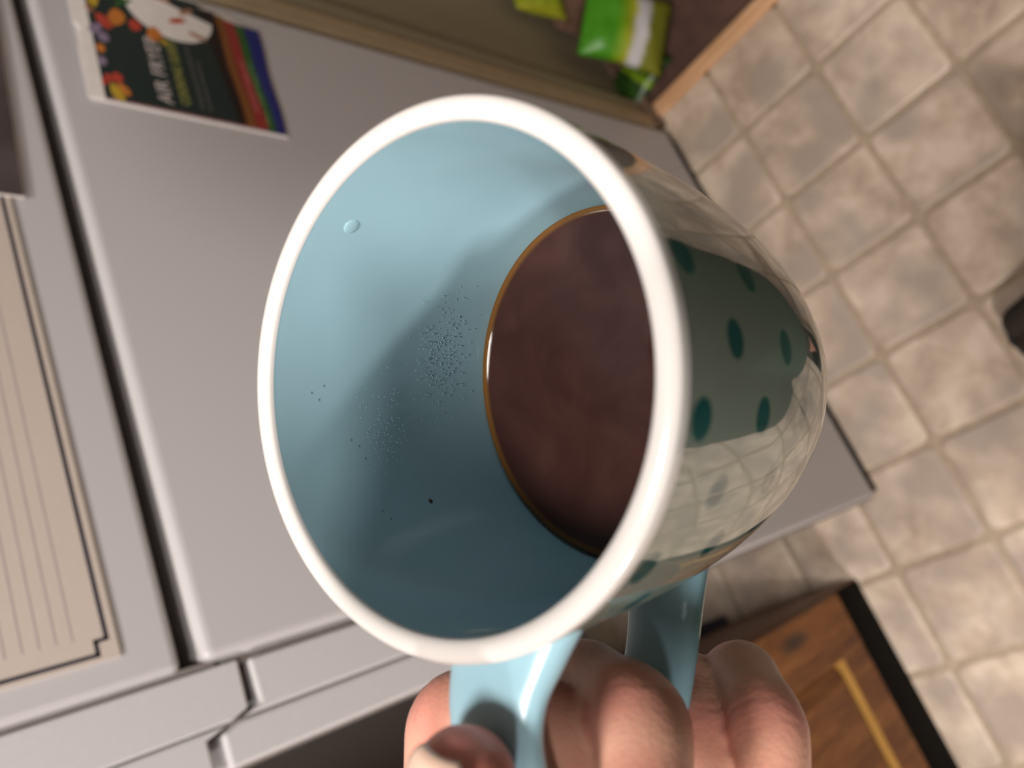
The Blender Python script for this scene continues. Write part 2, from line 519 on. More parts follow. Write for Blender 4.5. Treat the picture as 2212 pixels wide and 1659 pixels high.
# flip guide of coloured pages
GC = {'teal': (0.012, 0.024, 0.026), 'brown': (0.07, 0.022, 0.012), 'dark': (0.016, 0.007, 0.008), 'amber': (0.20, 0.07, 0.018), 'red': (0.27, 0.03, 0.028),
      'green': (0.022, 0.10, 0.022), 'blue': (0.012, 0.017, 0.16), 'white': (0.76, 0.72, 0.70)}
for k_, v_ in GC.items(): M['g_' + k_] = plain('guide_' + k_, v_, 0.45, scale=120, var=0.05)
gd = tag(empty('flip_guide', (0.66, -0.002, 0.98)), 'air fryer flip guide with dark teal cover and coloured page tabs on the lower door', 'booklet')


def gp(s, t):
    """guide coordinates: s across from the near edge, t down from the top edge"""
    x0, z0 = 0.5745, 1.0842
    ux = Vector((0.9990, -0.048)).normalized(); dz = Vector((-0.037, -0.9993)).normalized()
    p = Vector((x0, z0)) + ux * s + dz * t
    return (p.x, p.y)


plate('backing_sheet', [gp(0, 0), gp(0.172, 0), gp(0.174, 0.138), gp(0.172, 0.160), gp(0.162, 0.178), gp(0.0, 0.1905)], -0.0014, 0.0010, M['g_white'], gd)


def wavy(name, t0, t1, t2, s0, s1, y, mat):
    pts = [gp(s0, t0)]
    n = 8
    for i in range(n + 1): pts.append(gp(s0 + (s1 - s0) * i / n, t1 + 0.0012 * math.sin(i * 1.1) + (t2 - t1) * i / n))
    pts.append(gp(s1, t0))
    return plate(name, pts, y, 0.0005, mat, gd)


wavy('blue_page', 0.010, 0.189, 0.195, 0.003, 0.160, -0.0020, M['g_blue'])
wavy('green_page', 0.010, 0.178, 0.176, 0.003, 0.158, -0.0025, M['g_green'])
wavy('red_page', 0.010, 0.1693, 0.165, 0.003, 0.160, -0.0030, M['g_red'])
wavy('amber_page', 0.010, 0.1556, 0.153, 0.003, 0.163, -0.0035, M['g_amber'])
wavy('brown_page', 0.010, 0.1448, 0.144, 0.003, 0.166, -0.0040, M['g_dark'])
plate('cover_page', [gp(0.004, 0.010), gp(0.170, 0.012), gp(0.172, 0.128), gp(0.004, 0.1375)], -0.0046, 0.0006, M['g_teal'], gd)
plate('perforated_edge', [gp(-0.002, -0.003), gp(0.060, -0.003), gp(0.066, 0.002), gp(0.086, 0.003), gp(0.092, -0.003), gp(0.172, -0.003), gp(0.172, 0.0125), gp(0.0, 0.0115)], -0.0050, 0.0010, M['g_white'], gd)
# serving plate drawn on the cover
pl = []
for i in range(26):
    t = math.radians(95 + i * 215 / 25)
    pl.append(gp(0.147 + 0.058 * math.cos(t) * 0.75, 0.094 + 0.044 * math.sin(t) * 1.0))
plate('plate_picture', [p for p in pl if p[0] < 0.748] + [gp(0.1725, 0.134), gp(0.1725, 0.05)], -0.0048, 0.0003, M['g_white'], gd)
M['food_a'] = plain('print_orange', (0.50, 0.17, 0.03), 0.5)
M['food_b'] = plain('print_red', (0.42, 0.05, 0.03), 0.5)
M['food_c'] = plain('print_yellow', (0.45, 0.30, 0.03), 0.5)
M['food_d'] = plain('print_violet', (0.22, 0.17, 0.26), 0.5)
M['food_e'] = plain('print_leaf', (0.03, 0.10, 0.02), 0.5)
M['food_f'] = plain('print_tan', (0.32, 0.17, 0.11), 0.5)


def blobs(name, spots, y):
    bm = bmesh.new(); order = ['food_a', 'food_b', 'food_c', 'food_d', 'food_e', 'food_f']
    for (s, t, ra, rb, rot, mi) in spots:
        ring = []
        for i in range(12):
            q = 2 * math.pi * i / 12
            u, v = ra * math.cos(q) * (1 + 0.12 * math.sin(3 * q + s * 90)), rb * math.sin(q)
            c_, s_ = math.cos(rot), math.sin(rot)
            x, z = gp(s + u * c_ - v * s_, t + u * s_ + v * c_)
            ring.append(bm.verts.new((x, y, z)))
        back = [bm.verts.new((v.co.x, y + 0.0004, v.co.z)) for v in ring]
        f = bm.faces.new(ring); f.material_index = mi
        for i in range(12):
            f = bm.faces.new((ring[i], ring[(i + 1) % 12], back[(i + 1) % 12], back[i])); f.material_index = mi
    o = from_bm(name, bm, [M[k] for k in order], gd)
    return o


blobs('vegetable_picture', [
    (0.114, 0.0385, .013, .0075, .4, 0), (0.104, 0.026, .010, .006, -.5, 1), (0.131, 0.020, .0145, .0045, .25, 2), (0.110, 0.055, .008, .006, .2, 1),
    (0.104, 0.072, .0105, .007, .3, 0), (0.139, 0.048, .012, .003, .9, 4), (0.118, 0.015, .006, .004, 0, 5), (0.096, 0.080, .004, .003, 0, 2),
    (0.081, 0.022, .0065, .005, .2, 3), (0.090, 0.016, .009, .005, .6, 3), (0.065, 0.017, .0055, .004, .1, 0), (0.048, 0.016, .006, .004, .1, 3), (0.027, 0.018, .005, .004, .1, 1),
    (0.030, 0.026, .0062, .005, .2, 1), (0.010, 0.023, .011, .005, -.3, 2), (0.016, 0.030, .008, .004, -.5, 0), (0.021, 0.014, .004, .003, 0, 1),
    (0.150, 0.036, .010, .004, .3, 4)], -0.00505)
blobs('plate_food_picture', [(0.152, 0.112, .0105, .0032, .9, 5), (0.134, 0.100, .010, .0035, 1.1, 1), (0.166, 0.086, .008, .013, .2, 5), (0.118, 0.118, .003, .010, .3, 5)], -0.0052)


def lettering(name, body, s, t, height, width, mat, y, parent):
    cu = bpy.data.curves.new(name, 'FONT')
    cu.body = body; cu.size = 1.0; cu.extrude = 0.02
    to = bpy.data.objects.new(name, cu); COL.objects.link(to)
    dg = bpy.context.evaluated_depsgraph_get(); dg.update()
    me = bpy.data.meshes.new_from_object(to.evaluated_get(dg))
    bpy.data.objects.remove(to)
    co = np.array([v.co[:] for v in me.vertices])
    mn, mx = co.min(0), co.max(0)
    for v, c in zip(me.vertices, co):
        u = (c[0] - mn[0]) / (mx[0] - mn[0]) * width
        w = (c[1] - mn[1]) / (mx[1] - mn[1]) * height
        x, z = gp(s + u, t - w)
        v.co = (x, y + (0.0002 if c[2] < 0 else 0.0), z)
    return link(name, me, mat, parent, smooth=False)


M['t_white'] = plain('print_white', (0.52, 0.47, 0.46), 0.5)
M['t_lime'] = plain('print_lime', (0.30, 0.31, 0.07), 0.5)
M['t_grey'] = plain('print_grey', (0.13, 0.125, 0.13), 0.5)
M['t_pink'] = plain('print_pink', (0.42, 0.13, 0.12), 0.5)
M['t_pale'] = plain('print_pale_green', (0.16, 0.27, 0.13), 0.5)
M['t_slate'] = plain('print_slate', (0.05, 0.05, 0.19), 0.5)
lettering('title_text', 'AIR FRYER', 0.010, 0.0735, 0.0135, 0.090, M['t_white'], -0.0049, gd)
lettering('subtitle_text', 'COOKING GUIDE', 0.014, 0.0905, 0.0090, 0.086, M['t_lime'], -0.0049, gd)
lettering('small_text', 'temperatures and cooking times', 0.012, 0.1045, 0.0048, 0.086, M['t_grey'], -0.0049, gd)
lettering('small_text', 'for all your favourites', 0.012, 0.1125, 0.0048, 0.068, M['t_grey'], -0.0049, gd)
lettering('tab_text', 'VEGETABLES', 0.026, 0.1655, 0.0062, 0.075, M['t_pink'], -0.00318, gd)
lettering('tab_text', 'MEAT AND POULTRY', 0.012, 0.1745, 0.0050, 0.092, M['t_pale'], -0.00268, gd)
lettering('tab_text', 'FISH AND SEAFOOD', 0.012, 0.1845, 0.0042, 0.082, M['t_slate'], -0.00218, gd)

# ------------------------------------------------------------------ pantry things
def bag_mat(name, stops, axis=2, rough=0.35):
    k = NT(name)
    tc = k.n('ShaderNodeTexCoord'); sp = k.n('ShaderNodeSeparateXYZ')
    k.l(tc.outputs['Generated'], sp.inputs[0])
    nz = k.n('ShaderNodeTexNoise', i_Scale=3.0, i_Detail=2.0); k.l(tc.outputs['Generated'], nz.inputs['Vector'])
    f = k.math('ADD', sp.outputs[axis], k.math('MULTIPLY', k.math('SUBTRACT', nz.outputs['Fac'], 0.5), 0.12))
    k.l(k.ramp(f, stops), k.p.inputs['Base Color'])
    k.p.inputs['Roughness'].default_value = rough
    return k.m


def pouch(name, w, h, t, mat, loc, rot, label, seed, parent=None):
    """crinkled film bag: two bulged sheets joined in flat sealed ends"""
    rnd = random.Random(seed)
    bm = bmesh.new(); N, Mm = 18, 22
    g = {}
    for side in (1, -1):
        for i in range(N + 1):
            for j in range(Mm + 1):
                u, v = i / N * 2 - 1, j / Mm * 2 - 1
                edge = (i in (0, N)) or (j in (0, Mm))
                key = (i, j, 0 if edge else side)
                if key in g: continue
                e = max(0.0, 1 - abs(v) ** 3.2) * (max(0.0, 1 - abs(u) ** 2.6)) ** 0.6
                z = side * t / 2 * e * (1 + 0.10 * math.sin(5 * u + 3 * v + seed) + 0.07 * math.sin(11 * v - 4 * u + seed * 2))
                if abs(v) > 0.88: z = 0.0012 * side * (0 if edge else 1) + 0.002 * math.sin(20 * u)
                pinch = 1 - 0.10 * (1 - abs(v)) ** 0.8
                g[key] = bm.verts.new((u * w / 2 * pinch, v * h / 2, z))
    for side in (1, -1):
        def vv(i, j): return g.get((i, j, 0)) if (i in (0, N) or j in (0, Mm)) else g[(i, j, side)]
        for i in range(N):
            for j in range(Mm):
                f = (vv(i, j), vv(i + 1, j), vv(i + 1, j + 1), vv(i, j + 1))
                try: bm.faces.new(f if side == 1 else f[::-1])
                except ValueError: pass
    o = from_bm(name, bm, mat, parent, smooth=True)
    o.location = loc; o.rotation_euler = rot
    if label: tag(o, label, 'bag', 'snack bags on the pantry floor')
    return o


LIME, GRN, YEL, WHT, OLV, DKG = (0.20, 0.33, 0.01), (0.06, 0.27, 0.01), (0.34, 0.34, 0.02), (0.55, 0.54, 0.56), (0.17, 0.18, 0.015), (0.012, 0.05, 0.008)
M['bag1'] = bag_mat('green_snack_bag', [(0.0, OLV), (0.26, OLV), (0.32, WHT), (0.42, WHT), (0.48, YEL), (0.56, LIME), (0.68, GRN), (1.0, GRN)], axis=1)
M['bag2'] = bag_mat('dark_green_bag', [(0.0, DKG), (0.4, DKG), (0.55, LIME), (0.62, DKG), (1.0, (0.03, 0.09, 0.01))], axis=1)
M['bag3'] = bag_mat('yellow_white_bag', [(0.0, YEL), (0.45, LIME), (0.55, WHT), (1.0, WHT)], axis=0)

# ------------------------------------------------------------------ mug
S9 = 0.9
MC = Vector((0.038663, -0.454661, 1.236393))
MN = Vector((-0.003278, -0.161493, 0.986868)).normalized()
MA = Vector((0.99999448, 0.0, 0.0033217)).normalized()
MB = MN.cross(MA)


def teal_glaze(name, col, rough=0.09):
    k = NT(name)
    tc = k.n('ShaderNodeTexCoord')
    nz = k.n('ShaderNodeTexNoise', i_Scale=40.0, i_Detail=3.0)
    k.l(tc.outputs['Object'], nz.inputs['Vector'])
    k.l(k.ramp(nz.outputs['Fac'], [(0.3, tuple(c * 0.96 for c in col)), (0.7, tuple(min(1, c * 1.03) for c in col))]), k.p.inputs['Base Color'])
    k.p.inputs['Roughness'].default_value = rough
    k.p.inputs['IOR'].default_value = 1.5
    return k.m


M['glaze_in'] = teal_glaze('aqua_inner_glaze', (0.275, 0.44, 0.51), 0.14)
M['glaze_handle'] = teal_glaze('aqua_handle_glaze', (0.265, 0.44, 0.52), 0.24)
M['glaze_rim'] = teal_glaze('white_rim_glaze', (0.55, 0.525, 0.51), 0.10)


def body_mat():
    """pale glaze with the printed teal dots: staggered columns round the mug"""
    k = NT('dotted_body_glaze')
    tc = k.n('ShaderNodeTexCoord')
    def dot(vec):
        d = k.n('ShaderNodeVectorMath', operation='DOT_PRODUCT')
        s = k.n('ShaderNodeVectorMath', operation='SUBTRACT')
        k.l(tc.outputs['Object'], s.inputs[0]); s.inputs[1].default_value = (0, 0, 0)
        k.l(s.outputs[0], d.inputs[0]); d.inputs[1].default_value = tuple(vec)
        return d.outputs['Value']
    x, y, h = dot(MA), dot(MB), k.math('MULTIPLY', dot(MN), -1.0)
    az = k.math('ARCTAN2', y, x)                                     # radians
    colw = math.radians(14.4)
    u = k.math('DIVIDE', k.math('SUBTRACT', az, math.radians(-97.6)), colw)
    ci = k.math('ROUND', u)
    du = k.math('MULTIPLY', k.math('SUBTRACT', u, ci), colw * 0.050 * S9)    # metres along the girth
    odd = k.math('ABSOLUTE', k.math('MODULO', ci, 2.0))
    per = 0.0256 * S9
    v = k.math('DIVIDE', k.math('SUBTRACT', h, k.math('ADD', 0.0065 * S9, k.math('MULTIPLY', odd, per / 2))), per)
    vi = k.math('ROUND', v)
    dv = k.math('MULTIPLY', k.math('SUBTRACT', v, vi), per)
    r = k.math('SQRT', k.math('ADD', k.math('MULTIPLY', du, du), k.math('MULTIPLY', dv, dv)))
    f = k.ramp(k.math('DIVIDE', r, 0.008 * S9), [(0.38, (1, 1, 1)), (0.46, (0, 0, 0))])
    nz = k.n('ShaderNodeTexNoise', i_Scale=30.0, i_Detail=3.0); k.l(tc.outputs['Object'], nz.inputs['Vector'])
    base = k.ramp(nz.outputs['Fac'], [(0.3, (0.15, 0.175, 0.145)), (0.7, (0.165, 0.19, 0.16))])
    k.l(k.mix(f, base, (0.003, 0.055, 0.056)), k.p.inputs['Base Color'])
    k.p.inputs['Roughness'].default_value = 0.05
    k.p.inputs['IOR'].default_value = 1.95
    b = k.n('ShaderNodeBump', i_Strength=0.02, i_Distance=0.001)
    n2 = k.n('ShaderNodeTexNoise', i_Scale=120.0, i_Detail=1.0); k.l(tc.outputs['Object'], n2.inputs['Vector'])
    k.l(n2.outputs['Fac'], b.inputs['Height']); k.l(b.outputs[0], k.p.inputs['Normal'])
    return k.m


M['body'] = body_mat()
mug = tag(empty('mug', MC), 'polka dot mug with aqua inside and thick white rim, held over the floor', 'mug')


def cubic_profile(K, R, n):
    """smooth interpolation of radii over depths"""
    P = catmull([np.array((k_, r_)) for k_, r_ in zip(K, R)], per=n)
    return [(float(p[1]), -float(p[0])) for p in P]


def child_at(o):
    return o


TK = [0.0017, 0.012, 0.03, 0.05, 0.07, 0.085, 0.1, 0.107, 0.110]
TR = [0.0500, 0.0502, 0.0502, 0.0497, 0.0479, 0.0455, 0.0418, 0.0375, 0.0335]
outer = cubic_profile([t * S9 for t in TK], [r * S9 for r in TR], 6)
foot = [(0.0325 * S9, -0.1115 * S9), (0.0300 * S9, -0.1115 * S9), (0.0290 * S9, -0.109 * S9), (0.001, -0.1085 * S9)]
bd = lathe('body', outer + foot, [M['body']], mug, Vector((0, 0, 0)), MN, MA, MB)
bd.parent = mug; bd.matrix_parent_inverse = Matrix.Identity(4)
ik = [0.0002, 0.010, 0.03, 0.05, 0.07, 0.085, 0.097, 0.103]
ir = [0.0456, 0.0457, 0.0457, 0.0452, 0.0434, 0.0409, 0.0365, 0.030]
innerp = cubic_profile([t * S9 for t in ik], [r * S9 for r in ir], 6) + [(0.001, -0.1045 * S9)]
inn = lathe('inner_wall', innerp, [M['glaze_in']], mug, Vector((0, 0, 0)), MN, MA, MB)
inn.matrix_parent_inverse = Matrix.Identity(4)
inn['label'] = 'aqua glazed inside wall'
lip = []
for i in range(17):
    t = math.pi * i / 16
    lip.append(((0.0478 - 0.0022 * math.cos(t)) * S9, (0.0001 + 0.0015 * math.sin(t)) * S9))
lip = [(0.04555 * S9, -0.0003 * S9)] + lip + [(0.05008 * S9, -0.0018 * S9)]
rim = lathe('rim', lip, [M['glaze_rim']], mug, Vector((0, 0, 0)), MN, MA, MB)
rim.matrix_parent_inverse = Matrix.Identity(4)
rim['label'] = 'glossy white rim'


def mug_pt(az, rho, h):
    """mug coordinates, metres, relative to the rim centre"""
    t = math.radians(az)
    return (MA * math.cos(t) + MB * math.sin(t)) * rho - MN * h


def make_handle():
    """flat strap swept along an ear-shaped loop"""
    az = 163.0
    e = MA * math.cos(math.radians(az)) + MB * math.sin(math.radians(az))
    w = MN.cross(e)
    K = [(.0460, .0075, 14.0, 4.2, 5.0), (.0510, .0062, 12.2, 3.8, 3.2), (.0580, .0044, 10.2, 3.3, 0.8), (.0660, .0040, 9.2, 3.0, 0), (.0760, .0065, 9.0, 3.0, 0), (.0840, .0150, 9.0, 3.0, 0), (.0868, .0280, 9.0, 3.0, 0),
         (.0835, .0420, 9.0, 3.0, 0), (.0760, .0545, 9.0, 3.0, 0), (.0650, .0650, 9.2, 3.1, 0), (.0555, .0715, 9.8, 3.3, 0), (.0455, .0765, 11.5, 3.8, 0)]
    P = catmull([np.array(k) for k in K], per=7)
    bm = bmesh.new(); prev = None; steps = 28
    pts = [e * float(p[0]) * S9 - MN * float(p[1]) * S9 + w * float(p[4]) * 0.001 * S9 for p in P]
    for i, p in enumerate(P):
        d = (pts[min(i + 1, len(P) - 1)] - pts[max(i - 1, 0)]).normalized()
        nn = w.cross(d).normalized()
        ring = []
        for k in range(steps):
            q = 2 * math.pi * k / steps
            c_, s_ = math.cos(q), math.sin(q)
            cx = math.copysign(abs(c_) ** 0.62, c_); sy = math.copysign(abs(s_) ** 0.75, s_)
            ring.append(bm.verts.new(pts[i] + w * cx * p[2] * 0.001 * S9 + nn * sy * p[3] * 0.001 * S9))
        if prev:
            for k in range(steps): bm.faces.new((prev[k], prev[(k + 1) % steps], ring[(k + 1) % steps], ring[k]))
        else: bm.faces.new(ring[::-1])
        prev = ring
    bm.faces.new(prev)
    o = from_bm('handle', bm, M['glaze_handle'], mug, smooth=True)
    o.matrix_parent_inverse = Matrix.Identity(4)
    o['label'] = 'plain aqua strap handle'


make_handle()


def glaze_spot(name, az, h, r_in, rad, thick, mat):
    p = mug_pt(az, r_in, h)
    nrm = -(mug_pt(az, 1, 0)).normalized()
    bm = bmesh.new()
    bmesh.ops.create_uvsphere(bm, u_segments=20, v_segments=10, radius=1)
    q = nrm.to_track_quat('Z', 'Y').to_matrix()
    for v in bm.verts:
        v.co = p + q @ Vector((v.co.x * rad, v.co.y * rad, v.co.z * thick))
    o = from_bm(name, bm, mat, mug, smooth=True)
    o.matrix_parent_inverse = Matrix.Identity(4)
    return o


glaze_spot('glaze_bump', 14.2, 0.0096 * S9, 0.0457 * S9, 0.0019 * S9, 0.00025, M['glaze_in'])
M['pin'] = plain('pinhole_shade', (0.12, 0.20, 0.20), 0.6)
M['speck'] = plain('coffee_speck', (0.05, 0.035, 0.015), 0.3)
sp = glaze_spot('coffee_speck', 100.3, 0.0385 * S9, 0.0456 * S9, 0.00065 * S9, 0.00035, M['speck'])
sp['label'] = 'tiny dried brown speck'
for az_, h_ in ((64, .0105), (66, .0125), (78, .0205), (80, .0225), (84, .0235), (101, .0225), (104, .0235), (62, .014)):
    glaze_spot('pinhole', az_, h_ * S9, 0.0457 * S9, 0.00028, 0.00005, M['pin'])

rc_ = random.Random(11)
bmc = bmesh.new()
for _ in range(420):
    band = rc_.random()
    az_ = rc_.gauss(52, 9) if band < .7 else rc_.gauss(75, 7)
    h_ = (rc_.gauss(0.052, 0.0045) if band < .7 else rc_.gauss(0.031, 0.004))
    p_ = mug_pt(az_, (0.0451 - max(0, h_ - .05) * 0.09) * S9, h_ * S9); nn_ = -(mug_pt(az_, 1, 0)).normalized()
    q_ = nn_.to_track_quat('Z', 'Y').to_matrix(); r_ = rc_.uniform(0.00008, 0.0002)
    top = bmc.verts.new(p_ + nn_ * r_ * 0.45)
    ring_ = [bmc.verts.new(p_ + q_ @ Vector((r_ * math.cos(k * math.pi / 3), r_ * math.sin(k * math.pi / 3), 0)) - nn_ * 0.0001) for k in range(6)]
    for k in range(6): bmc.faces.new((top, ring_[k], ring_[(k + 1) % 6]))
cdn = from_bm('condensation', bmc, M['glaze_in'], mug, smooth=True)
cdn.matrix_parent_inverse = Matrix.Identity(4)
cdn['kind'] = 'stuff'

# coffee: level surface with a raised meniscus
def coffee_mat():
    k = NT('coffee_liquid')
    tc = k.n('ShaderNodeTexCoord')
    ln = k.n('ShaderNodeVectorMath', operation='LENGTH'); k.l(tc.outputs['Object'], ln.inputs[0])
    nz = k.n('ShaderNodeTexNoise', i_Scale=45.0, i_Detail=3.0, i_Distortion=1.5)
    k.l(tc.outputs['Object'], nz.inputs['Vector'])
    base = k.ramp(nz.outputs['Fac'], [(0.3, (0.026, 0.0102, 0.0080)), (0.7, (0.042, 0.0185, 0.0148))])  # paler mottling paints the steam haze into the coffee colour
    edge = k.ramp(k.math('DIVIDE', ln.outputs['Value'], 0.0383), [(0.965, (0, 0, 0)), (0.99, (1, 1, 1))])
    k.l(k.mix(edge, base, (0.11, 0.05, 0.012)), k.p.inputs['Base Color'])
    k.p.inputs['Roughness'].default_value = 0.06
    k.p.inputs['IOR'].default_value = 1.33
    return k.m


CR, CD = 0.0423 * S9, 0.0625 * S9
cc = MC - MN * CD
cpf = []
for i in range(40):
    q = i / 39
    r = 0.0002 + (CR + 0.0004 - 0.0002) * q
    dd = (CR + 0.0004) - r
    cpf.append((r, 0.0011 * math.exp(-dd / 0.0011)))
cpf.append((CR + 0.0006, -0.004))
cf = lathe('coffee', cpf, [coffee_mat()], None, Vector((0, 0, 0)), Vector((0, 0, 1)), Vector((1, 0, 0)), Vector((0, 1, 0)), steps=128, closed_start=True)
cf.location = cc
tag(cf, 'brown coffee with an amber edge filling the lower half of the mug', 'coffee')

# ------------------------------------------------------------------ the person holding the mug
def skin_mat():
    k = NT('skin')
    at = k.n('ShaderNodeAttribute', attribute_name='tint')
    tc = k.n('ShaderNodeTexCoord')
    nz = k.n('ShaderNodeTexNoise', i_Scale=160.0, i_Detail=5.0); k.l(tc.outputs['Object'], nz.inputs['Vector'])
    n2 = k.n('ShaderNodeTexNoise', i_Scale=55.0, i_Detail=2.0); k.l(tc.outputs['Object'], n2.inputs['Vector'])
    base = k.ramp(n2.outputs['Fac'], [(0.3, (0.57, 0.31, 0.215)), (0.7, (0.66, 0.395, 0.29))])
    c = k.mix(k.math('MULTIPLY', at.outputs['Fac'], 1.0), base, (0.55, 0.20, 0.165))
    k.l(c, k.p.inputs['Base Color'])
    k.p.inputs['Roughness'].default_value = 0.42
    k.p.inputs['Subsurface Weight'].default_value = 0.4
    k.p.inputs['Subsurface Radius'].default_value = (1.0, 0.35, 0.2)
    k.p.inputs['Subsurface Scale'].default_value = 0.0035
    vo = k.n('ShaderNodeTexVoronoi', i_Scale=900.0); k.l(tc.outputs['Object'], vo.inputs['Vector'])
    h = k.math('ADD', k.math('MULTIPLY', nz.outputs['Fac'], 0.6), k.math('MULTIPLY', vo.outputs['Distance'], 0.5))
    b = k.n('ShaderNodeBump', i_Strength=0.22, i_Distance=0.0006)
    k.l(h, b.inputs['Height']); k.l(b.outputs[0], k.p.inputs['Normal'])
    return k.m


M['skin'] = skin_mat()
M['nail'] = plain('fingernail', (0.74, 0.52, 0.41), 0.22, scale=200, var=0.03)
M['sweater'] = plain('dark_green_knit', (0.055, 0.135, 0.10), 0.9, bump=0.8, scale=420, var=0.25)
M['trousers'] = plain('dark_trousers', (0.022, 0.022, 0.028), 0.85, bump=0.4, scale=500, var=0.2)
M['shoe'] = plain('dark_brown_suede', (0.022, 0.016, 0.012), 0.9, bump=0.4, scale=300, var=0.3)
M['sole'] = plain('shoe_sole', (0.012, 0.010, 0.009), 0.8)
M['hair'] = plain('brown_hair', (0.05, 0.03, 0.018), 0.6, bump=0.8, scale=250, var=0.3)
M['eye'] = plain('eye_white', (0.6, 0.58, 0.56), 0.15)
M['phone'] = plain('phone_back', (0.03, 0.03, 0.034), 0.3)
M['screen'] = plain('phone_screen_glass', (0.02, 0.02, 0.02), 0.08)


def smooth_path(J, R, step=0.0012, win=0.008):
    """dense polyline through joints with rounded bends; radii interpolated with slightly fuller joints"""
    J = [np.array(j, float) for j in J]
    pts, rad, arc, s = [], [], [], 0.0
    marks = []
    for i in range(len(J) - 1):
        L = np.linalg.norm(J[i + 1] - J[i]); n = max(2, int(L / step))
        marks.append(s)
        for k in range(n):
            t = k / n
            pts.append(J[i] + (J[i + 1] - J[i]) * t)
            waist = 1 - 0.075 * math.sin(math.pi * t) ** 2
            rad.append((R[i] + (R[i + 1] - R[i]) * t) * waist); arc.append(s + L * t)
        s += L
    marks.append(s)
    pts.append(J[-1]); rad.append(R[-1]); arc.append(s)
    P = np.array(pts); Q = P.copy(); w = int(win / step)
    for i in range(len(P)):
        h = min(w, i, len(P) - 1 - i)
        Q[i] = P[i - h:i + h + 1].mean(0)
    return Q, np.array(rad), np.array(arc), marks


def ellipsoid_data(c, rx, ry, rz, rot=None, seg=28, rings=16):
    vs, fs = [], []
    for i in range(rings + 1):
        th_ = math.pi * i / rings
        for k in range(seg):
            ph_ = 2 * math.pi * k / seg
            rr = max(math.sin(th_), 0.02)
            v = Vector((rx * rr * math.cos(ph_), ry * rr * math.sin(ph_), rz * math.cos(th_)))
            if rot is not None: v = rot @ v
            vs.append(tuple(Vector(c) + v))
    for i in range(rings):
        for k in range(seg):
            k2 = (k + 1) % seg
            fs.append((i * seg + k, (i + 1) * seg + k, (i + 1) * seg + k2, i * seg + k2))
    fs.append(tuple(range(seg))[::1]); fs.append(tuple(range(rings * seg + seg - 1, rings * seg - 1, -1)))
    return vs, fs


def fuse(pieces, voxel, smooth_n=6, factor=0.5):
    """join closed pieces into one continuous skin"""
    vs, fs = [], []
    for v, f in pieces:
        b = len(vs); vs += list(v); fs += [tuple(i + b for i in q) for q in f]
    me = bpy.data.meshes.new('t'); me.from_pydata(vs, [], fs)
    bm = bmesh.new(); bm.from_mesh(me); bmesh.ops.recalc_face_normals(bm, faces=bm.faces); bm.to_mesh(me); bm.free()
    o = bpy.data.objects.new('t', me); COL.objects.link(o)
    r = o.modifiers.new('r', 'REMESH'); r.mode = 'VOXEL'; r.voxel_size = voxel
    s = o.modifiers.new('s', 'SMOOTH'); s.iterations = smooth_n; s.factor = factor
    dg = bpy.context.evaluated_depsgraph_get(); dg.update()
    out = bpy.data.meshes.new_from_object(o.evaluated_get(dg))
    bpy.data.objects.remove(o); bpy.data.meshes.remove(me)
    return out


# left hand: joints (knuckle, middle joint, end joint, tip)
HAND = {
    'index': ([(-0.038, -0.37, 1.2116), (-0.0098, -0.4064, 1.2202), (-0.0172, -0.427, 1.2147), (-0.0336, -0.4332, 1.2218)], (.0100, .0086, .0080, .0066)),
    'middle': ([(-0.0505, -0.3802, 1.1908), (-0.0146, -0.4168, 1.1961), (-0.0241, -0.4415, 1.2081), (-0.0372, -0.4448, 1.2197)], (.0104, .0096, .0096, .0074)),
    'ring': ([(-0.0636, -0.3847, 1.17), (-0.0248, -0.4207, 1.1685), (-0.0346, -0.4315, 1.1849), (-0.048, -0.4348, 1.1956)], (.0102, .0092, .0088, .0070)),
    'pinky': ([(-0.0698, -0.398, 1.159), (-0.0263, -0.4318, 1.1634), (-0.0356, -0.4465, 1.1824), (-0.0484, -0.4474, 1.1935)], (.0092, .0080, .0077, .0062)),
    'thumb': ([(-0.0900, -0.4020, 1.2080), (-0.0425, -0.4190, 1.2406), (-0.0277, -0.4334, 1.2462), (-0.0187, -0.4401, 1.2454)], (.0135, .0105, .0090, .0078)),
}
WRIST = np.array((-0.135, -0.435, 1.150)); ELBOW = np.array((-0.31, -0.66, 1.11))


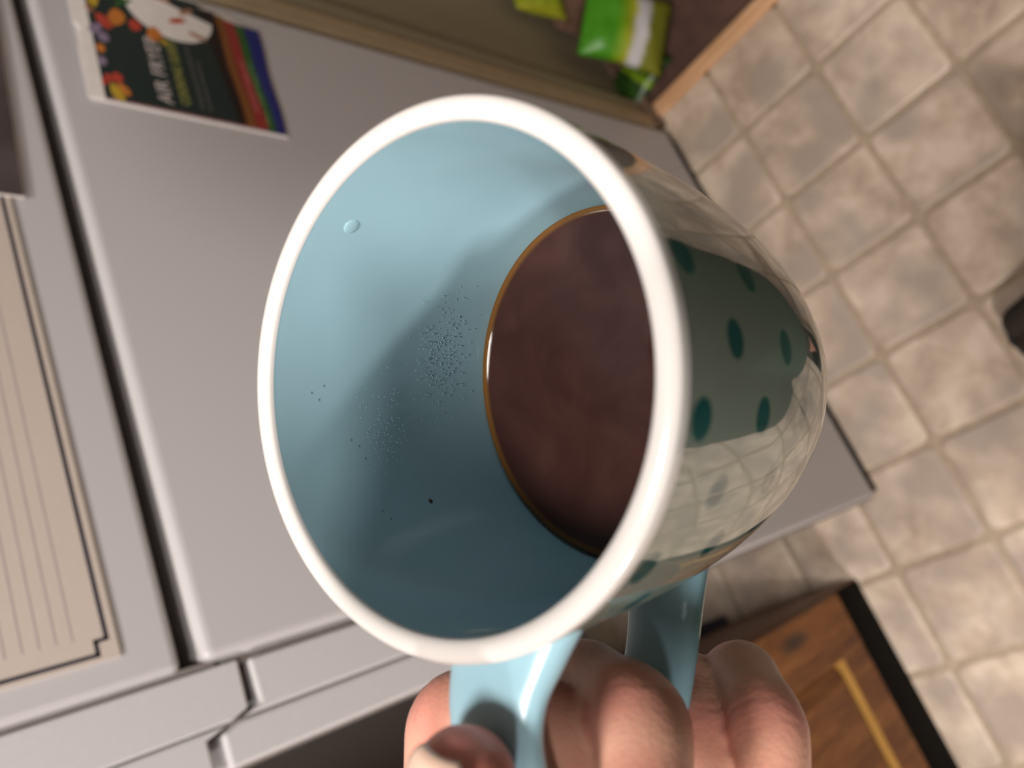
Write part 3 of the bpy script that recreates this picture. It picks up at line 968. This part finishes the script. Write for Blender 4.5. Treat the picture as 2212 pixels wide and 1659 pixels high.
def hand_mesh():
    pieces, info = [], {}
    for nme, (J, R) in HAND.items():
        Q, r, arc, marks = smooth_path(J, R)
        # fuller pad at the tip
        info[nme] = (Q, r, arc, marks)
        pieces.append(tube_data(Q, r, 28))
        if nme != 'thumb':                                  # metacarpal back to the wrist
            k = ['index', 'middle', 'ring', 'pinky'].index(nme)
            w = WRIST + np.array((0.0, 0.0, 0.018 - 0.012 * k)) + np.array((0.008, 0.012, 0.0))
            pieces.append(tube_data([J[0], (np.array(J[0]) * .5 + w * .5), w], [R[0] * 1.08, 0.0125, 0.0135], 20))
            pieces.append(tube_data([np.array(J[0]) + (-.006, -.008, -.002), (np.array(J[0]) * .5 + w * .5) + (-.004, -.010, 0), w], [R[0] * .95, 0.013, 0.013], 20))
    ks = ['index', 'middle', 'ring', 'pinky']
    for k in range(3):                                          # fill of the palm between the knuckles
        a_, c_ = np.array(HAND[ks[k]][0][0]), np.array(HAND[ks[k + 1]][0][0])
        mid = (a_ + c_) / 2 + (WRIST - (a_ + c_) / 2) * 0.10
        pieces.append(tube_data([mid, mid * .5 + WRIST * .5 + (0, 0, 0.010 - 0.010 * k), WRIST + (0, 0, 0.010 - 0.010 * k)], [0.0092, 0.0125, 0.0150], 20))
    b = np.array(HAND['thumb'][0][0])
    pieces.append(tube_data([b, WRIST + (0.004, 0.0, 0.012)], [0.0150, 0.0180], 20))
    pieces.append(tube_data([np.array(HAND['thumb'][0][1]) * .35 + b * .65, np.array(HAND['middle'][0][0]) * .45 + WRIST * .55], [0.0125, 0.0155], 20))
    for off in (-0.009, 0.009):
        pieces.append(tube_data([WRIST + (0, 0, off), (WRIST * .5 + ELBOW * .5) + (0, 0, off), ELBOW + (0, 0, off)], [0.0215, 0.030, 0.038], 24))
    me = fuse(pieces, 0.00085, 5, 0.5)
    # knuckle creases and pink knuckles
    n = len(me.vertices); co = np.empty(n * 3); me.vertices.foreach_get('co', co); co = co.reshape(-1, 3)
    no = np.empty(n * 3); me.vertices.foreach_get('normal', no); no = no.reshape(-1, 3)
    near = co[:, 0] > -0.075
    best = np.full(n, 1e9); tint = np.full(n, 0.18); disp = np.zeros(n)
    idx = np.where(near)[0]
    for nme, (Q, r, arc, marks) in info.items():
        c = co[idx]; bd_ = np.full(len(idx), 1e9); bi = np.zeros(len(idx), int)
        for s0 in range(0, len(Q)):
            d = ((c - Q[s0]) ** 2).sum(1); u = d < bd_; bd_[u] = d[u]; bi[u] = s0
        dist = np.sqrt(bd_) / r[bi]
        u = dist < best[idx]
        s = arc[bi]
        t = 0.15 + 0.0 * s; dz = np.zeros(len(s))
        for j, mk in enumerate(marks[1:]):
            if j < 2:
                t = t + 0.60 * np.exp(-((s - mk) / 0.0055) ** 2)
                for q, a_ in ((-3.4, .6), (-1.5, 1.0), (0.5, 1.0), (2.3, .75), (4.2, .5)):
                    dz -= 0.00011 * a_ * np.exp(-((s - mk - q * 0.001 + 0.0004 * np.sin(c[:, 2] * 900)) / 0.00042) ** 2)
            else: t = t + 0.8 * np.clip((s - mk + 0.010) / 0.010, 0, 1)
        g = idx[u]; best[g] = dist[u]; tint[g] = t[u]; disp[g] = dz[u]
    co = co + no * disp[:, None]
    me.vertices.foreach_set('co', co.reshape(-1)); me.update()
    return me, tint, info


hand_me, hand_tint, hand_info = hand_mesh()

# the rest of the body (behind the viewer), same skin
PELV, CHST, NECK, HEAD = Vector((-0.04, -0.68, 0.97)), Vector((-0.06, -0.77, 1.25)), Vector((-0.04, -0.80, 1.47)), Vector((-0.01, -0.78, 1.60))
LSH, RSH = Vector((-0.24, -0.78, 1.40)), Vector((0.13, -0.78, 1.40))
REL, RWR = Vector((0.22, -0.72, 1.15)), Vector((0.085, -0.675, 1.225))
LHIP, RHIP = Vector((-0.12, -0.68, 0.92)), Vector((0.04, -0.67, 0.92))
LKN, RKN = Vector((-0.15, -0.63, 0.50)), Vector((0.10, -0.54, 0.52))
LAN, RAN = Vector((-0.17, -0.68, 0.09)), Vector((0.120, -0.466, 0.09))
headrot = Euler((math.radians(-28), 0, math.radians(-8))).to_matrix()


def hd(x, y, z): return tuple(HEAD + headrot @ Vector((x, y, z)))


body_pieces = [
    ellipsoid_data(hd(0, -0.012, 0.03), 0.075, 0.094, 0.088, headrot), ellipsoid_data(hd(0, 0.022, -0.045), 0.055, 0.062, 0.075, headrot),
    tube_data([hd(0, 0.082, 0.012), hd(0, 0.102, -0.022)], [0.009, 0.0135], 14),
    tube_data([hd(-0.028, 0.073, -0.062), hd(0, 0.083, -0.060), hd(0.028, 0.073, -0.062)], [0.007, 0.009, 0.007], 12),
    tube_data([hd(-0.045, 0.066, 0.030), hd(0, 0.078, 0.026), hd(0.045, 0.066, 0.030)], [0.010, 0.010, 0.010], 12),
    ellipsoid_data(hd(0.076, -0.005, -0.005), 0.010, 0.020, 0.032, headrot, 12, 8), ellipsoid_data(hd(-0.076, -0.005, -0.005), 0.010, 0.020, 0.032, headrot, 12, 8),
    tube_data([HEAD + Vector((0, -.02, -.06)), NECK, CHST + Vector((0, 0, .14))], [0.054, 0.056, 0.07], 24),
    ellipsoid_data(CHST, 0.165, 0.105, 0.20), ellipsoid_data((CHST + PELV) / 2, 0.145, 0.10, 0.2), ellipsoid_data(PELV, 0.165, 0.115, 0.14),
    tube_data([LSH, RSH], [0.062, 0.062], 20),
    tube_data([LSH, LSH.lerp(Vector(ELBOW), .5), Vector(ELBOW)], [0.056, 0.047, 0.040], 20),
    tube_data([RSH, RSH.lerp(REL, .5), REL], [0.056, 0.047, 0.040], 20), tube_data([REL, REL.lerp(RWR, .4), RWR], [0.040, 0.038, 0.027], 20),
    tube_data([LHIP, LKN, LAN], [0.085, 0.055, 0.036], 20), tube_data([RHIP, RKN, RAN], [0.085, 0.055, 0.036], 20),
    tube_data([LAN, LAN + Vector((0.01, 0.08, -0.045)), LAN + Vector((0.015, 0.16, -0.065))], [0.036, 0.034, 0.022], 16),
    tube_data([RAN, RAN + Vector((0.0, 0.08, -0.045)), RAN + Vector((0.0, 0.155, -0.065))], [0.036, 0.034, 0.022], 16),
]
# right hand round the edge of the phone
PHC = CAM_POS + AX * 0.046 + AY * 0.029 - AZ * 0.0075
PU, PV, PW = AX.normalized(), AY.normalized(), AZ.normalized()
rp = RWR.lerp(PHC - PV * 0.062 - PW * 0.018, 0.62)
body_pieces.append(tube_data([RWR, rp, PHC - PV * 0.060 - PW * 0.020 + PU * 0.02], [0.027, 0.030, 0.026], 20))
for k, (du, ln) in enumerate(((-0.018, .046), (0.003, .052), (0.024, .048), (0.044, .038))):
    b = PHC + PU * du - PV * 0.062 - PW * 0.014
    body_pieces.append(tube_data([rp, b, PHC + PU * (du - .002) - PV * 0.049 + PW * 0.013, PHC + PU * (du - .004) - PV * (0.049 - ln * .62) + PW * 0.0145], [0.013, 0.0095, 0.0088, 0.0072], 14))
body_pieces.append(tube_data([rp, PHC + PU * 0.005 - PV * 0.060 - PW * 0.030, PHC - PU * 0.022 - PV * 0.030 - PW * 0.016], [0.015, 0.011, 0.008], 14))
body_me = fuse(body_pieces, 0.0048, 5)
bt = np.full(len(body_me.vertices), 0.2)
bmj = bmesh.new(); bmj.from_mesh(hand_me); bmj.from_mesh(body_me)
pm = bpy.data.meshes.new('person'); bmj.to_mesh(pm); bmj.free()
att = pm.attributes.new('tint', 'FLOAT', 'POINT')
att.data.foreach_set('value', np.concatenate([hand_tint, bt]))
person = link('person', pm, M['skin'])
tag(person, 'person standing over the tiles whose left hand curls round the aqua mug handle', 'person')


def nail(nme, length, half_deg, dorsal=None, back=0.004, mat='nail', up=0.00035):
    Q, r, arc, marks = hand_info[nme]
    J = [Vector(j) for j in HAND[nme][0]]
    ax = (J[3] - J[2]).normalized()
    if dorsal is None:
        dorsal = -(J[1] - J[2]) - (J[3] - J[2])
        dorsal = -((J[1] + J[3]) / 2 - J[2])
    dd = (dorsal - ax * dorsal.dot(ax)).normalized(); sd = ax.cross(dd)
    rr = HAND[nme][1][3] * 1.03
    bm = bmesh.new(); N, K = 10, 12; G = {}
    for i in range(N + 1):
        t = i / N
        u = -back + length * t
        wd_ = math.radians(half_deg) * (1 - 0.35 * max(0, t - .6) ** 2 / .16) * (1 - .25 * max(0, .3 - t) / .3)
        ru = rr * (1 if u < 0 else math.sqrt(max(0.06, 1 - (u / (rr * 1.35)) ** 2)))
        for k in range(K + 1):
            q = -wd_ + 2 * wd_ * k / K
            c0 = J[3] + ax * u + (dd * math.cos(q) + sd * math.sin(q)) * ru
            G[i, k, 0] = bm.verts.new(c0 + (dd * math.cos(q) + sd * math.sin(q)) * up)
            G[i, k, 1] = bm.verts.new(c0 - (dd * math.cos(q) + sd * math.sin(q)) * 0.0005)
    for i in range(N):
        for k in range(K):
            bm.faces.new((G[i, k, 0], G[i + 1, k, 0], G[i + 1, k + 1, 0], G[i, k + 1, 0]))
            bm.faces.new((G[i, k, 1], G[i, k + 1, 1], G[i + 1, k + 1, 1], G[i + 1, k, 1]))
    for i in range(N):
        for k in (0, K): bm.faces.new((G[i, k, 0], G[i + 1, k, 0], G[i + 1, k, 1], G[i, k, 1]))
    for k in range(K):
        for i in (0, N): bm.faces.new((G[i, k, 0], G[i, k + 1, 0], G[i, k + 1, 1], G[i, k, 1]))
    o = from_bm('fingernail', bm, M[mat], person, smooth=True)
    return o


nail('thumb', 0.0145, 50, dorsal=(-AX * 0.62 - AZ * 0.78), back=0.0080)
for f_ in ('index', 'middle', 'ring', 'pinky'): nail(f_, 0.009, 48)
for s_ in (-1, 1):
    vs, fs = ellipsoid_data(hd(0.031 * s_, 0.066, 0.008), 0.012, 0.012, 0.010, headrot, 14, 10)
    em = bpy.data.meshes.new('eye'); em.from_pydata(vs, [], fs); link('eye', em, M['eye'], person)
hm = fuse([ellipsoid_data(hd(0, -0.025, 0.042), 0.083, 0.098, 0.092, headrot), ellipsoid_data(hd(0, -0.055, -0.03), 0.076, 0.062, 0.085, headrot)], 0.005, 3)
link('hair', hm, M['hair'], person)


def grow(v, f): return v, f


EL = Vector(ELBOW); LW = Vector(WRIST)
sw = fuse([
    ellipsoid_data(CHST, 0.185, 0.125, 0.215), ellipsoid_data((CHST + PELV) / 2, 0.172, 0.125, 0.22), ellipsoid_data(PELV + Vector((0, 0, .02)), 0.195, 0.140, 0.15),
    tube_data([PELV + Vector((-.07, 0, 0)), PELV + Vector((-.09, .03, -.30)), PELV + Vector((-.10, .05, -.52))], [0.135, 0.150, 0.150], 22), tube_data([PELV + Vector((.07, 0, 0)), PELV + Vector((.10, .04, -.30)), PELV + Vector((.12, .08, -.52))], [0.135, 0.150, 0.150], 22),
    tube_data([LSH, RSH], [0.078, 0.078], 20), tube_data([NECK - Vector((0, 0, .05)), CHST + Vector((0, 0, .14))], [0.066, 0.09], 20),
    tube_data([LSH, LSH.lerp(EL, .5), EL, EL.lerp(LW, .5), EL.lerp(LW, .80)], [0.072, 0.062, 0.056, 0.048, 0.038], 20),
    tube_data([RSH, RSH.lerp(REL, .5), REL, REL.lerp(RWR, .5), REL.lerp(RWR, .85)], [0.072, 0.062, 0.056, 0.048, 0.038], 20)], 0.006, 6)
link('robe', sw, M['sweater'], person)
tr = fuse([ellipsoid_data(PELV - Vector((0, 0, .03)), 0.178, 0.126, 0.13), tube_data([LHIP, LKN, LAN + Vector((0, 0, .03))], [0.098, 0.070, 0.058], 20),
           tube_data([RHIP, RKN, RAN + Vector((0, 0, .03))], [0.098, 0.070, 0.058], 20)], 0.007, 5)
link('trousers', tr, M['trousers'], person)


def shoe(an):
    pcs = []
    z = -an.z
    for s_ in (-0.013, 0.013):
        pcs.append(tube_data([an + Vector((s_, -0.045, -0.045)), an + Vector((s_, 0.03, -0.040)), an + Vector((s_ * 1.5, 0.11, -0.052)), an + Vector((s_ * 1.3, 0.160, -0.058))], [0.038, 0.042, 0.034, 0.026], 18))
    pcs.append(tube_data([an + Vector((0, -.01, .0)), an + Vector((0, .0, -.04))], [0.047, 0.045], 18))
    o = link('shoe', fuse(pcs, 0.004, 5), M['shoe'], person)
    out = []
    for i in range(28):
        t = 2 * math.pi * i / 28
        y = math.sin(t); out.append((an.x + 0.047 * math.cos(t) * (1 + .08 * y), an.y + 0.052 + 0.142 * y))
    bm = bmesh.new()
    lo = [bm.verts.new((x, y, 0.001)) for x, y in out]; hi = [bm.verts.new((x, y, 0.014)) for x, y in out]
    bm.faces.new(lo); bm.faces.new(hi)
    for i in range(28): bm.faces.new((lo[i], lo[(i + 1) % 28], hi[(i + 1) % 28], hi[i]))
    sl = from_bm('sole', bm, M['sole'], o)


shoe(RAN)
shoe(LAN)

# the phone taking the picture
phn = tag(empty('phone', PHC), 'black phone held above the mug by the other hand', 'phone')


def oriented_box(name, c, u, v, w, su, sv, sw_, mat, parent, bev):
    bm = box_bm(-su, su, -sv, sv, -sw_, sw_, bev, 3)
    R_ = Matrix((u, v, w)).transposed()
    for q in bm.verts: q.co = R_ @ q.co + Vector(c)
    return from_bm(name, bm, mat, parent)


oriented_box('case', PHC, PU, PV, PW, 0.078, 0.037, 0.0038, M['phone'], phn, 0.003)
oriented_box('screen', PHC - PW * 0.0039, PU, PV, PW, 0.075, 0.034, 0.0004, M['screen'], phn, 0.0003)

# ceiling lamps
M['shade'] = NT('lamp_glass').m
_p = M['shade'].node_tree.nodes['Principled BSDF']
_p.inputs['Emission Color'].default_value = (1, 0.88, 0.76, 1); _p.inputs['Emission Strength'].default_value = 3.0
M['lampbase'] = plain('lamp_base_white', (0.7, 0.68, 0.65), 0.4)
for L_, lab in ((LAMP_A, 'round glass ceiling lamp nearest the refrigerator'), (LAMP_B, 'round glass ceiling lamp further from the refrigerator, behind the person'), (LAMP_C, 'round glass ceiling lamp nearest the wall, past the oak cabinet')):
    t = tag(empty('ceiling_lamp', L_), lab, 'lamp', 'ceiling lamps')
    b0 = lathe('base', [(0.001, 0.072), (0.12, 0.072), (0.125, 0.05), (0.001, 0.05)], [M['lampbase']], t, Vector((0, 0, 0)), Vector((0, 0, 1)), Vector((1, 0, 0)), Vector((0, 1, 0)), 48)
    b1 = lathe('glass_bowl', [(0.118, 0.05), (0.150, 0.035), (0.150, 0.012), (0.135, 0.004), (0.001, 0.003)], [M['shade']], t, Vector((0, 0, 0)), Vector((0, 0, 1)), Vector((1, 0, 0)), Vector((0, 1, 0)), 48)
    for q in (b0, b1): q.matrix_parent_inverse = Matrix.Identity(4)

# green and yellow packets on the pantry floor
pouch('snack_bag', 0.145, 0.175, 0.055, M['bag1'], (0.952, -0.055, 0.098), Euler((math.radians(62), math.radians(8), math.radians(-38))), 'bright green crinkled bag with white and yellow band on the pantry floor', 3)
pouch('snack_bag', 0.11, 0.12, 0.04, M['bag2'], (0.918, 0.004, 0.014), Euler((math.radians(8), math.radians(10), math.radians(20))), 'dark green bag lying flat beneath the bright green bag', 8)
M['card'] = plain('brown_cardboard', (0.16, 0.085, 0.055), 0.8, scale=60, var=0.1)
cbx = tag(empty('cardboard_box', (1.15, -0.03, 0.006)), 'brown cardboard box in the pantry behind the bright green bag', 'box')
box('carton', 1.035, 1.30, -0.105, 0.042, 0.007, 0.150, M['card'], cbx, bev=0.003)
box('box_flap', 1.036, 1.165, -0.104, 0.041, 0.1505, 0.153, M['card'], cbx)
box('box_flap', 1.169, 1.299, -0.104, 0.041, 0.1505, 0.153, M['card'], cbx)
pouch('snack_bag', 0.085, 0.13, 0.045, M['bag3'], (1.065, 0.012, 0.218), Euler((math.radians(84), 0, math.radians(-8))), 'yellow and white bag standing on the cardboard box', 5)
